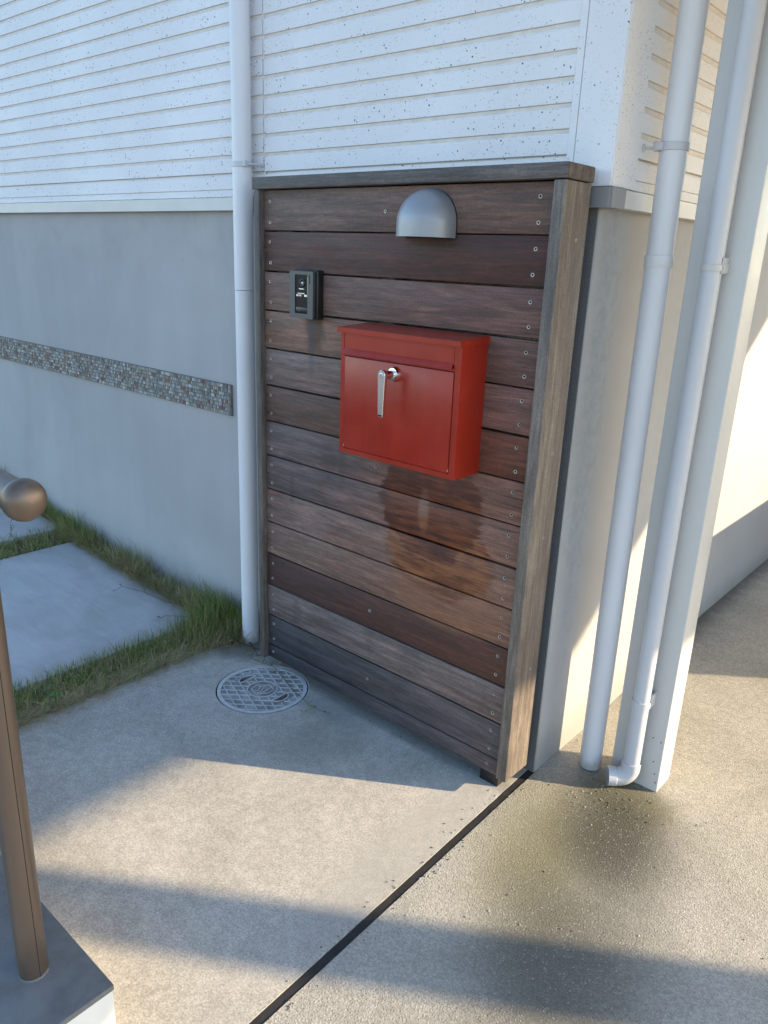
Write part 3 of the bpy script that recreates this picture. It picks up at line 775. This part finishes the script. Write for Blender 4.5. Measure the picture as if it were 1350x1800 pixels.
bm = bmesh.new(); ring_band(bm, (lx, ly, 1.5975), lr, lr + .0022, .016); 
bbox(bm, lx + .024, lx + .037, ly - .02, ly - .008, 1.590, 1.607, .001, 1)
br = obj('pipe_bracket', bm, MT['pvc2'], d1, True)
bm = bmesh.new(); tube(bm, [(lx + .030, ly - .010, 1.598), (lx + .048, ly + .02, 1.598), (lx + .050, YS + .001, 1.598)], .0028, 12); obj('bracket_arm', bm, MT['pvc2'], br, True)
bm = bmesh.new(); lathe(bm, [(.0075, 0), (.006, -.003), (.003, -.004)], (lx + .050, YS - .0005, 1.598), 'Y', 20); obj('bracket_base', bm, MT['pvc2'], br, True)

d2 = thing('downpipe', 'wide white downpipe between the house corner and the square column', 'downpipe', (1.066, .277, 0), 'white downpipes')
p0 = Vector((1.068, .2755, 0)); p1 = Vector((1.0535, .281, 2.299)); dr = (p1 - p0).normalized()
at = lambda z: p0 + dr * (z / dr.z)
bm = bmesh.new(); tube(bm, [at(.003), at(1.352)], .0300, 48); obj('lower_pipe', bm, MT['pvc'], d2, True)
bm = bmesh.new(); tube(bm, [at(1.34), at(2.299)], .0298, 48); obj('upper_pipe', bm, MT['pvc'], d2, True)
bm = bmesh.new(); tube(bm, [at(1.3515), at(1.3525), at(1.3765), at(1.3775)], [.0318, .0325, .0325, .0315], 48); cpl = obj('coupling', bm, MT['pvc'], d2, True)
bm = bmesh.new(); ring_band(bm, at(1.604), .03, .0328, .017, dr)
bbox(bm, 1.0215, 1.0345, .250, .262, 1.595, 1.614, .001, 1)
bbox(bm, 1.030, 1.046, .2445, .2505, 1.596, 1.613, .001, 1)
br = obj('pipe_bracket', bm, MT['pvc2'], d2, True)
bm = bmesh.new(); tube(bm, [(1.026, .254, 1.602), (XS, .250, 1.602)], .003, 12); obj('bracket_arm', bm, MT['pvc2'], br, True)
bm = bmesh.new(); lathe(bm, [(.009, 0), (.007, .003), (.0035, .004)], (XS + .0005, .250, 1.602), 'X', 20); obj('bracket_base', bm, MT['pvc2'], br, True)

d3 = thing('downpipe', 'thin white downpipe on the front of the square column, ending in an elbow', 'downpipe', (1.188, .26, 0), 'white downpipes')
qx, qy, qr = 1.1885, .2625, .0218
bm = bmesh.new(); tube(bm, [(qx, qy, .262), (qx, qy, 2.299)], qr, 40); obj('upper_pipe', bm, MT['pvc2'], d3, True)
bm = bmesh.new(); tube(bm, [(qx, qy, .055), (qx, qy, .255), (qx, qy, .2555), (qx, qy, .272)], [qr + .0005, qr + .0005, qr + .0028, qr + .0028], 40); obj('lower_pipe', bm, MT['pvc2'], d3, True)
ed = Vector((-.80, -.60, 0)).normalized()
bm = bmesh.new(); path = [Vector((qx, qy, .082)), Vector((qx, qy, .0635))]
cr = .0335
for k in range(1, 9):
    a = math.pi / 2 * k / 8
    path.append(Vector((qx, qy, .0635)) + ed * cr * (1 - math.cos(a)) - Vector((0, 0, 1)) * cr * math.sin(a))
path.append(path[-1] + ed * .004)
rs = [qr + .0035] * 2 + [qr + .0030] * 8 + [qr + .0030]
tube(bm, path, rs, 40); el = obj('elbow', bm, MT['pvc2'], d3, True)
e = path[-1]
bm = bmesh.new()
A = tube(bm, [e, e + ed * .0015, e + ed * .022], [qr + .0030, qr + .0045, qr + .0045], 40, False)
B = tube(bm, [e + ed * .022, e - ed * .004], [qr + .0018, qr + .0018], 40, False)
for k in range(40): bm.faces.new((A[-1][k], A[-1][(k + 1) % 40], B[0][(k + 1) % 40], B[0][k]))
obj('outlet_collar', bm, MT['pvc2'], el, True)
bm = bmesh.new(); tube(bm, [e - ed * .002, e + ed * .001], qr + .0018, 40); obj('outlet_bore', bm, MT['dark'], el)
for z in (1.355,):
    bm = bmesh.new(); ring_band(bm, (qx, qy, z), qr, qr + .0022, .014)
    bbox(bm, qx + .016, qx + .027, qy - .004, .2899, z - .010, z + .010, .0008, 1)
    bbox(bm, qx + .022, qx + .0245, qy - .006, .2898, z - .012, z + .022, .0005, 1)
    obj('pipe_clip', bm, MT['steel'] if 0 else MT['alu'], d3, True)
bm = bmesh.new(); bbox(bm, qx + .021, qx + .0265, qy + .002, .2899, .258, .295, .0005, 1); obj('pipe_clip', bm, MT['alu'], d3, True)

# ------------------------------------------------------------------ inspection cover
mc = thing('inspection_cover', 'round grey inspection cover with raised lattice and emblem beside the wooden screen', 'drain cover', (CX, CY, -.01))
bm = bmesh.new()
A = circ(CX, CY, CR + .0064, 64); B = circ(CX, CY, CR + .0042, 64)
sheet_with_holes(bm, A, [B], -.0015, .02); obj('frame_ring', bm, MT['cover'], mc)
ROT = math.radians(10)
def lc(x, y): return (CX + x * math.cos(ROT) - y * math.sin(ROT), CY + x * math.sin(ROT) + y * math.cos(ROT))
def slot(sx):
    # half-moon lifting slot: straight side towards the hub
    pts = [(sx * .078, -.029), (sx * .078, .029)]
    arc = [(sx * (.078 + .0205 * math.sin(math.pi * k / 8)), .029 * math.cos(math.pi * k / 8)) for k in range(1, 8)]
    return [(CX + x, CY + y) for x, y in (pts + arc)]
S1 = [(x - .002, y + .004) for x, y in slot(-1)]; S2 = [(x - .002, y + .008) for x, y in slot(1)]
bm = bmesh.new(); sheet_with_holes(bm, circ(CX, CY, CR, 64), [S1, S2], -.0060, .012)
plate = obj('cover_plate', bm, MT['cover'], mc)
bm = bmesh.new(); prism(bm, circ(CX, CY, CR + .004, 40), -.05, -.03); obj('pit', bm, MT['dark'], mc)
def ring2d(name, r0, r1, zt, par):
    bm = bmesh.new(); sheet_with_holes(bm, circ(CX, CY, r1, 64), [circ(CX, CY, r0, 64)], zt, .0055); return obj(name, bm, MT['cover'], par)
ring2d('rim', CR - .0125, CR - .0002, -.0010, mc)
ring2d('hub_ring', .0465, .0500, -.0022, mc)
for Sx in (S1, S2):
    cx = sum(p[0] for p in Sx) / len(Sx); cy = sum(p[1] for p in Sx) / len(Sx)
    big = [(cx + (x - cx) * 1.36, cy + (y - cy) * 1.22) for x, y in Sx]
    sml = [(cx + (x - cx) * 1.02, cy + (y - cy) * 1.02) for x, y in Sx]
    bm = bmesh.new(); sheet_with_holes(bm, big, [sml], -.0018, .005); obj('slot_lip', bm, MT['cover'], mc)
def bar(bm, a, b_, wd, z0=-.0062, z1=-.0022):
    a = Vector((*a, 0)); b_ = Vector((*b_, 0)); d = (b_ - a)
    if d.length < .004: return
    n = Vector((-d.y, d.x, 0)).normalized() * wd / 2
    q = [a + n, b_ + n, b_ - n, a - n]; q2 = [a + n * .6, b_ + n * .6, b_ - n * .6, a - n * .6]
    lo = [bm.verts.new((p.x, p.y, z0)) for p in q]; hi = [bm.verts.new((p.x, p.y, z1)) for p in q2]
    bm.faces.new(hi)
    for k in range(4): bm.faces.new((lo[k], lo[(k + 1) % 4], hi[(k + 1) % 4], hi[k]))
RI = CR - .013
def inside_slot(x, y):
    for Sx in (S1, S2):
        cx = sum(p[0] for p in Sx) / len(Sx); cy = sum(p[1] for p in Sx) / len(Sx)
        if abs(x - cx) < .017 and abs(y - cy) < .037: return True
    return False
bm = bmesh.new()
for ang in (40.6, -20.6):
    d = Vector((math.cos(math.radians(ang)), math.sin(math.radians(ang)))); n = Vector((-d.y, d.x))
    for k in range(-5, 6):
        off = (k + .5) * .0272 if ang > 0 else k * .0272
        if abs(off) >= RI - .004: continue
        half = math.sqrt(RI ** 2 - off ** 2); seg = None; st_ = 120
        for i in range(st_ + 1):
            t = -half + 2 * half * i / st_; p = n * off + d * t
            ok = p.length > .0505 and not inside_slot(CX + p.x, CY + p.y)
            if ok and seg is None: seg = p
            if (not ok or i == st_) and seg is not None:
                bar(bm, (CX + seg.x, CY + seg.y), (CX + p.x, CY + p.y), .0044); seg = None
o = obj('lattice_ribs', bm, MT['cover'], mc)
# small bead ring inside the rim
# emblem: hexagon with three looped strokes
bm = bmesh.new()
EM = math.radians(43)
def el_(x, y): return (CX + x * math.cos(EM) - y * math.sin(EM), CY + x * math.sin(EM) + y * math.cos(EM))
hexp = [(-.036, 0), (-.020, .024), (.022, .024), (.036, 0), (.022, -.024), (-.020, -.024)]
for a, b_ in zip(hexp, hexp[1:] + hexp[:1]): bar(bm, el_(*a), el_(*b_), .0036, z1=-.0026)
strokes = [[(-.024, -.006), (-.021, -.011), (-.013, -.011), (-.006, .016)], [(-.012, .016), (-.006, .016)],
           [(-.010, -.015), (-.003, -.015), (.006, .016)], [(-.001, .016), (.006, .016), (.009, .012)],
           [(.002, -.015), (.010, -.015), (.012, -.006), (.020, .012)], [(.008, -.002), (.013, .014)], [(.014, -.010), (.026, .008)]]
for s_ in strokes:
    for a, b_ in zip(s_, s_[1:]): bar(bm, el_(*a), el_(*b_), .0040, z1=-.0024)
obj('emblem', bm, MT['cover'], mc)

# ------------------------------------------------------------------ low wall and handrail
lw = thing('low_wall', 'low white rendered wall under the handrail, its shaded top coloured dark grey', 'wall', (-.3, -1.163, 0))
bm = bmesh.new(); bbox(bm, -1.5, .884, -1.240, -1.0875, -.06, .188, .004, 2); obj('wall_body', bm, MT['plaster'], lw, True)
bm = bmesh.new(); bbox(bm, -1.5005, .8855, -1.2415, -1.086, .1885, .2005, .003, 2); obj('shaded_top', bm, MT['shaded_top'], lw, True)
hr = thing('handrail', 'bronze metal handrail with a rounded end, on the low wall', 'handrail', (.765, -1.163, .2))
rz = 1.0655
bm = bmesh.new(); tube(bm, [(-1.4, -1.163, rz), (.927, -1.163, rz - .003)], .0212, 40); obj('rail', bm, MT['bronze'], hr, True)
bm = bmesh.new()
lathe(bm, [(.0214, 0), (.0255, .0006), (.0262, .003), (.0262, .008), (.0250, .0135), (.0215, .0190), (.0155, .0232), (.008, .0256), (.0, .0262)], (.926, -1.163, rz - .003), 'X', 40)
obj('rail_end_cap', bm, MT['bronze'], hr, True)
for px in (.765, -1.2):
    bm = bmesh.new(); tube(bm, [(px, -1.163, .2), (px, -1.163, rz - .012)], .0232, 40); pst = obj('post', bm, MT['bronze'], hr, True)
    bm = bmesh.new()
    tube(bm, [(px + .0228, -1.163 + .0010, .203), (px + .0228, -1.163 + .0010, rz - .03)], .0008, 8); obj('seam', bm, MT['dark'], pst)
bm = bmesh.new(); lathe(bm, [(.0245, 0), (.0243, .003), (.0233, .004)], (.765, -1.163, .2003), 'Z', 40); obj('sealant_ring', bm, MT['shaded_top'], hr, True)

# ------------------------------------------------------------------ grass
rg = random.Random(11)
GV, GF, GC = [], [], []
def blade(x, y, z, h, lean, az, wd, col, tip=None):
    i = len(GV)
    dx, dy = math.cos(az), math.sin(az); px, py = -dy * wd / 2, dx * wd / 2
    tip = tip or col
    pts = [(0, 0), (.25 * lean, .42 * h), (.62 * lean, .78 * h), (lean, h)]
    for k, (l, zz) in enumerate(pts):
        cx, cy, cz = x + dx * l, y + dy * l, z + zz
        f = 1 - k / 3.3
        c = tuple(a * (1 - k / 3) + b2 * (k / 3) for a, b2 in zip(col, tip))
        if k < 3:
            GV.append((cx - px * f, cy - py * f, cz)); GV.append((cx + px * f, cy + py * f, cz)); GC.append(c); GC.append(c)
        else:
            GV.append((cx, cy, cz)); GC.append(c)
    GF.extend([(i, i + 1, i + 3, i + 2), (i + 2, i + 3, i + 5, i + 4), (i + 4, i + 5, i + 6)])
def green():
    f = rg.uniform(.65, 1.35)
    return (.135 * f * rg.uniform(.65, 1.45), .205 * f, .036 * f)
def straw():
    f = rg.uniform(.6, 1.25)
    return (.50 * f, .39 * f, .215 * f)
def patch(n, fx, fy, hfun, dry):
    for _ in range(n):
        x = fx(); y = fy(x)
        if y > .130: continue
        if -.245 < x and (x + .2) ** 2 + (y - .077) ** 2 < .033 ** 2: continue
        if rg.random() < .55 * max(0, math.sin(x * 31 + y * 17) * math.sin(y * 29 - x * 11 + 2)): continue
        d = min(.9, dry(x, y) + .08); z = hill(x) - .018
        hh = hfun(x, y)
        if rg.random() < d:
            h = hh * rg.uniform(.2, .8); lean = rg.uniform(.03, .10); az = rg.uniform(0, 2 * math.pi); c = straw(); t = c
        else:
            h = hh * rg.uniform(.5, 1.1); lean = h * rg.uniform(.15, .8); az = rg.uniform(0, 2 * math.pi); c = green(); t = straw() if rg.random() < .30 else tuple(k * 1.25 for k in c)
        if y + math.sin(az) * lean > .132: az = -abs(math.asin(math.sin(az))) if math.cos(az) > 0 else math.pi + abs(math.asin(math.sin(az)))
        blade(x, y, z, h, lean, az, rg.choice((.0014, .0018, .0024, .0040)), c, t)
def tall(x, y):   # lush tuft beside the downpipe
    d = math.hypot((x + .36) / .20, (y - .06) / .15)
    return .075 + .105 * max(0, 1 - d * .75)
U = rg.uniform
# strip along the house wall
patch(11000, lambda: -.22 - 2.45 * rg.random() ** 1.1, lambda x: U(.045, .13) - (.02 if rg.random() < .3 else 0) if x > -1.6 else U(.085, .13), lambda x, y: tall(x, y) * (1.0 if y > .085 else .8) + (.045 + .045 * math.sin(x * 9.0) * math.sin(x * 23 + 1)) * min(1, max(0, (-.42 - x) * 5)), lambda x, y: .34 + (.36 if -1.3 < x < -.47 else 0) + (.15 if y < .085 and x < -.45 else 0))
# strip between slab and approach
patch(10500, lambda: U(-.445, -.225) , lambda x: .13 - 1.25 * rg.random() ** 1.15, lambda x, y: tall(x, y) * (1.0 if y > -.1 else .78), lambda x, y: .28 + (.50 if x > -.30 else 0) - (.2 if y > -.02 else 0))
# strip between the two slabs
patch(4200, lambda: U(-1.63, -1.40), lambda x: U(-.75, .09), lambda x, y: .050, lambda x, y: .32)
# trodden straw fringe lying over the path edge
for _ in range(2600):
    x = U(-.30, -.232); y = .06 - 1.1 * rg.random() ** 1.1
    blade(x, y, -.004 + .012 * rg.random(), rg.uniform(.004, .022), rg.uniform(.025, .075), rg.choice((1, -1)) * (math.pi / 2 + rg.gauss(0, .6)) , rg.uniform(.0012, .0022), straw() if rg.random() < .8 else green())
for _ in range(2200):
    x = U(-1.45, -.42); y = U(.040, .085)
    blade(x, y, hill(x) + .012 * rg.random(), rg.uniform(.01, .045), rg.uniform(.03, .08), U(0, 6.28) if rg.random() < .5 else -U(.6, 2.5), rg.uniform(.0012, .0022), straw() if rg.random() < .62 else green())
# tuft spill round the downpipe
patch(900, lambda: U(-.30, -.19), lambda x: U(-.02, .12), lambda x, y: .09, lambda x, y: .55)
# dead blades scattered on slab and path edges
for _ in range(420):
    if rg.random() < .6: x, y = -.225 + abs(rg.gauss(0, .03)), U(-.9, .05)
    else: x, y = U(-1.4, -.5), .05 - abs(rg.gauss(0, .02))
    z = .002 if x > -.245 else hill(x) + .004
    blade(x, y, z, rg.uniform(.001, .008), rg.uniform(.015, .05), U(0, 6.28), .0015, straw())
g = colmesh('grass', GV, GF, GC, MT['grass'])
tag(g, 'long green and straw-coloured grass growing between the slabs and the house wall', 'grass', kind='stuff')

# ------------------------------------------------------------------ weeds
def weed(name, label, stems, cat='weed', group=None, leafy=.5):
    V, F, C = [], [], []
    rw = random.Random(len(label) * 7 + len(stems))
    bm = bmesh.new()
    for pts, r, col in stems:
        # smooth the path a little
        P_ = [Vector(p) for p in pts]; out = []
        for a, b2 in zip(P_, P_[1:]):
            for k in range(4): out.append(a.lerp(b2, k / 4) + Vector((rw.uniform(-.0012, .0012), rw.uniform(-.0012, .0012), rw.uniform(-.0006, .0006))))
        out.append(P_[-1]); n0 = len(bm.verts)
        tube(bm, out, [r * (1 - .6 * i / len(out)) for i in range(len(out))], 6)
        bm.verts.ensure_lookup_table()
        C += [col] * (len(bm.verts) - n0)
        for p in out[::2]:
            if rw.random() > leafy: continue
            a = rw.uniform(0, 6.28); l = rw.uniform(.008, .022); wd = rw.uniform(.0012, .0026); up = rw.uniform(.001, .012)
            d = Vector((math.cos(a), math.sin(a), 0)); n = Vector((-d.y, d.x, 0)) * wd / 2
            q = [p + n, p - n, p + d * l * .6 - n * .8 + Vector((0, 0, up)), p + d * l + Vector((0, 0, up * .7)), p + d * l * .6 + n * .8 + Vector((0, 0, up))]
            vv = [bm.verts.new(k) for k in q]; bm.faces.new(vv)
            lc2 = tuple(k * rw.uniform(.7, 1.3) for k in col); C += [lc2] * 5
    me = bpy.data.meshes.new(name); bm.to_mesh(me); bm.free()
    at_ = me.color_attributes.new('col', 'FLOAT_COLOR', 'POINT')
    at_.data.foreach_set('color', [k for c in C for k in (*c, 1.0)])
    me.materials.append(MT['weed']); o = link(name, me)
    return tag(o, label, cat, group)
GR, DR, BR = (.10, .115, .045), (.26, .20, .11), (.07, .05, .03)
weed('creeping_weed', 'straggly green and straw creeping weed lying across the round cover', [
    ([(-.19, .055, .012), (-.154, .008, .020), (-.10, -.012, .012), (-.053, -.024, .014), (.031, -.006, .012), (.104, -.028, .014), (.177, -.056, .012), (.277, -.079, .008), (.324, -.074, .005), (.354, -.067, .004)], .0014, GR),
    ([(-.10, -.012, .012), (-.06, .012, .02), (.0, .020, .012), (.07, .028, .018)], .0011, DR),
    ([(.104, -.028, .014), (.125, -.055, .016), (.14, -.10, .008)], .001, GR),
    ([(.277, -.079, .008), (.30, -.095, .006), (.305, -.12, .004)], .0009, DR)], leafy=.8)
weed('dead_weed', 'dry straw stems and dark roots at the foot of the left downpipe', [
    ([(-.20, .03, .004), (-.19, .02, .05), (-.20, .015, .09)], .0010, DR), ([(-.185, .035, .004), (-.15, .02, .045), (-.11, .02, .085)], .0009, DR),
    ([(-.21, .03, .003), (-.215, .0, .03), (-.205, -.02, .005)], .0011, DR), ([(-.24, .03, .01), (-.17, .02, .012), (-.09, .045, .008)], .003, BR),
    ([(-.16, .05, .01), (-.12, .03, .015), (-.07, .01, .006)], .0028, BR), ([(-.20, .045, .003), (-.16, .03, .03), (-.13, .035, .07)], .0008, DR),
    ([(-.03, -.008, .003), (.0, -.015, .02), (.03, -.018, .035)], .0011, DR), ([(.03, -.02, .002), (.055, -.012, .02), (.065, -.012, .038)], .001, DR)], leafy=.2)
def on_slab(x, y): return hill(x) + .006
weed('dry_runner', 'thin dry grass runner lying on the square slab near the wall', [
    ([(-.50, .055, .02 + hill(-.5)), (-.62, .02, on_slab(-.62, 0)), (-.76, .0, on_slab(-.76, 0)), (-.86, -.04, on_slab(-.86, 0)), (-.85, -.09, on_slab(-.85, 0))], .0011, (.12, .10, .06)),
    ([(-.76, .0, on_slab(-.76, 0)), (-.84, .04, on_slab(-.84, 0)), (-.90, .055, on_slab(-.9, 0))], .0009, (.12, .10, .06)),
    ([(-.44, .02, .02), (-.50, -.01, on_slab(-.5, 0)), (-.54, -.05, on_slab(-.54, 0)), (-.53, -.09, on_slab(-.53, 0))], .001, (.10, .085, .05))], leafy=.4)
weed('seedling', 'small upright seedling growing at the edge of the far slab', [
    ([(-1.62, -.14, .06), (-1.63, -.14, .10), (-1.64, -.13, .135)], .0012, (.08, .07, .04)), ([(-1.63, -.14, .10), (-1.61, -.13, .115)], .001, (.08, .08, .04))], leafy=.9)
# clover: each leaf three rounded leaflets
CV, CF, CC = [], [], []
rc = random.Random(5)
for _ in range(12):
    cx = -.335 + rc.gauss(0, .03); cy = -.60 + rc.gauss(0, .035); cz = .008 + rc.uniform(0, .02); a0 = rc.uniform(0, 6.28); s_ = rc.uniform(.004, .0075)
    c = tuple(k * rc.uniform(.75, 1.3) for k in (.075, .175, .035))
    for j in range(3):
        a = a0 + j * 2.094; i = len(CV); ox, oy = cx + math.cos(a) * s_, cy + math.sin(a) * s_
        for k in range(8):
            t = 2 * math.pi * k / 8
            CV.append((ox + s_ * .95 * math.cos(t), oy + s_ * .95 * math.sin(t), cz + .003 * math.cos(t - a))); CC.append(c)
        CF.append(tuple(range(i, i + 8)))
cl = colmesh('clover', CV, CF, CC, MT['weed'])
cl['kind'] = 'stuff'
tag(cl, 'small bright green clover clump in the grass strip near the handrail post', 'clover')

# ------------------------------------------------------------------ grit washed against the joint, the wall foot and the outlet
rq = random.Random(3); QV, QF, QC = [], [], []
def grain(x, y, z, r, col):
    i = len(QV)
    for dx, dy, dz in ((1, 0, .2), (-.2, 1, .2), (-1, -.1, .2), (.1, -1, .2), (0, 0, 1), (0, 0, -.3)):
        QV.append((x + dx * r * rq.uniform(.6, 1.2), y + dy * r * rq.uniform(.6, 1.2), z + dz * r * .8)); QC.append(col)
    for a_, b2 in ((0, 1), (1, 2), (2, 3), (3, 0)): QF.extend([(i + a_, i + b2, i + 4), (i + b2, i + a_, i + 5)])
for _ in range(420):
    t = rq.random(); k = rq.choice(((.13, .12, .10), (.30, .28, .25), (.42, .40, .36), (.08, .06, .04)))
    if t < .35: x, y = 1.17 + rq.gauss(0, .07), .17 + rq.gauss(0, .05)
    elif t < .6: y = rq.uniform(-.9, .12); x = JX(y) + JW + abs(rq.gauss(0, .012))
    elif t < .75: y = rq.uniform(-.9, .1); x = JX(y) - abs(rq.gauss(0, .02))
    elif t < .87: x, y = rq.uniform(.05, .93), .03 - abs(rq.gauss(0, .03))
    else: x, y = rq.uniform(.98, 1.7), rq.uniform(-.5, .4)
    if abs(x - 1.188) < .04 and abs(y - .26) < .04 or math.hypot(x - 1.068, y - .2755) < .034: continue
    if math.hypot(x - CX, y - CY) < CR + .01: continue
    grain(x, y, .0006, rq.choice((.0012, .0016, .0022, .003)), k)
gq = colmesh('grit', QV, QF, QC, m_attr('grit_stone', .85)); tag(gq, 'scattered fine grit and dirt crumbs on the pavement', 'grit', kind='stuff')
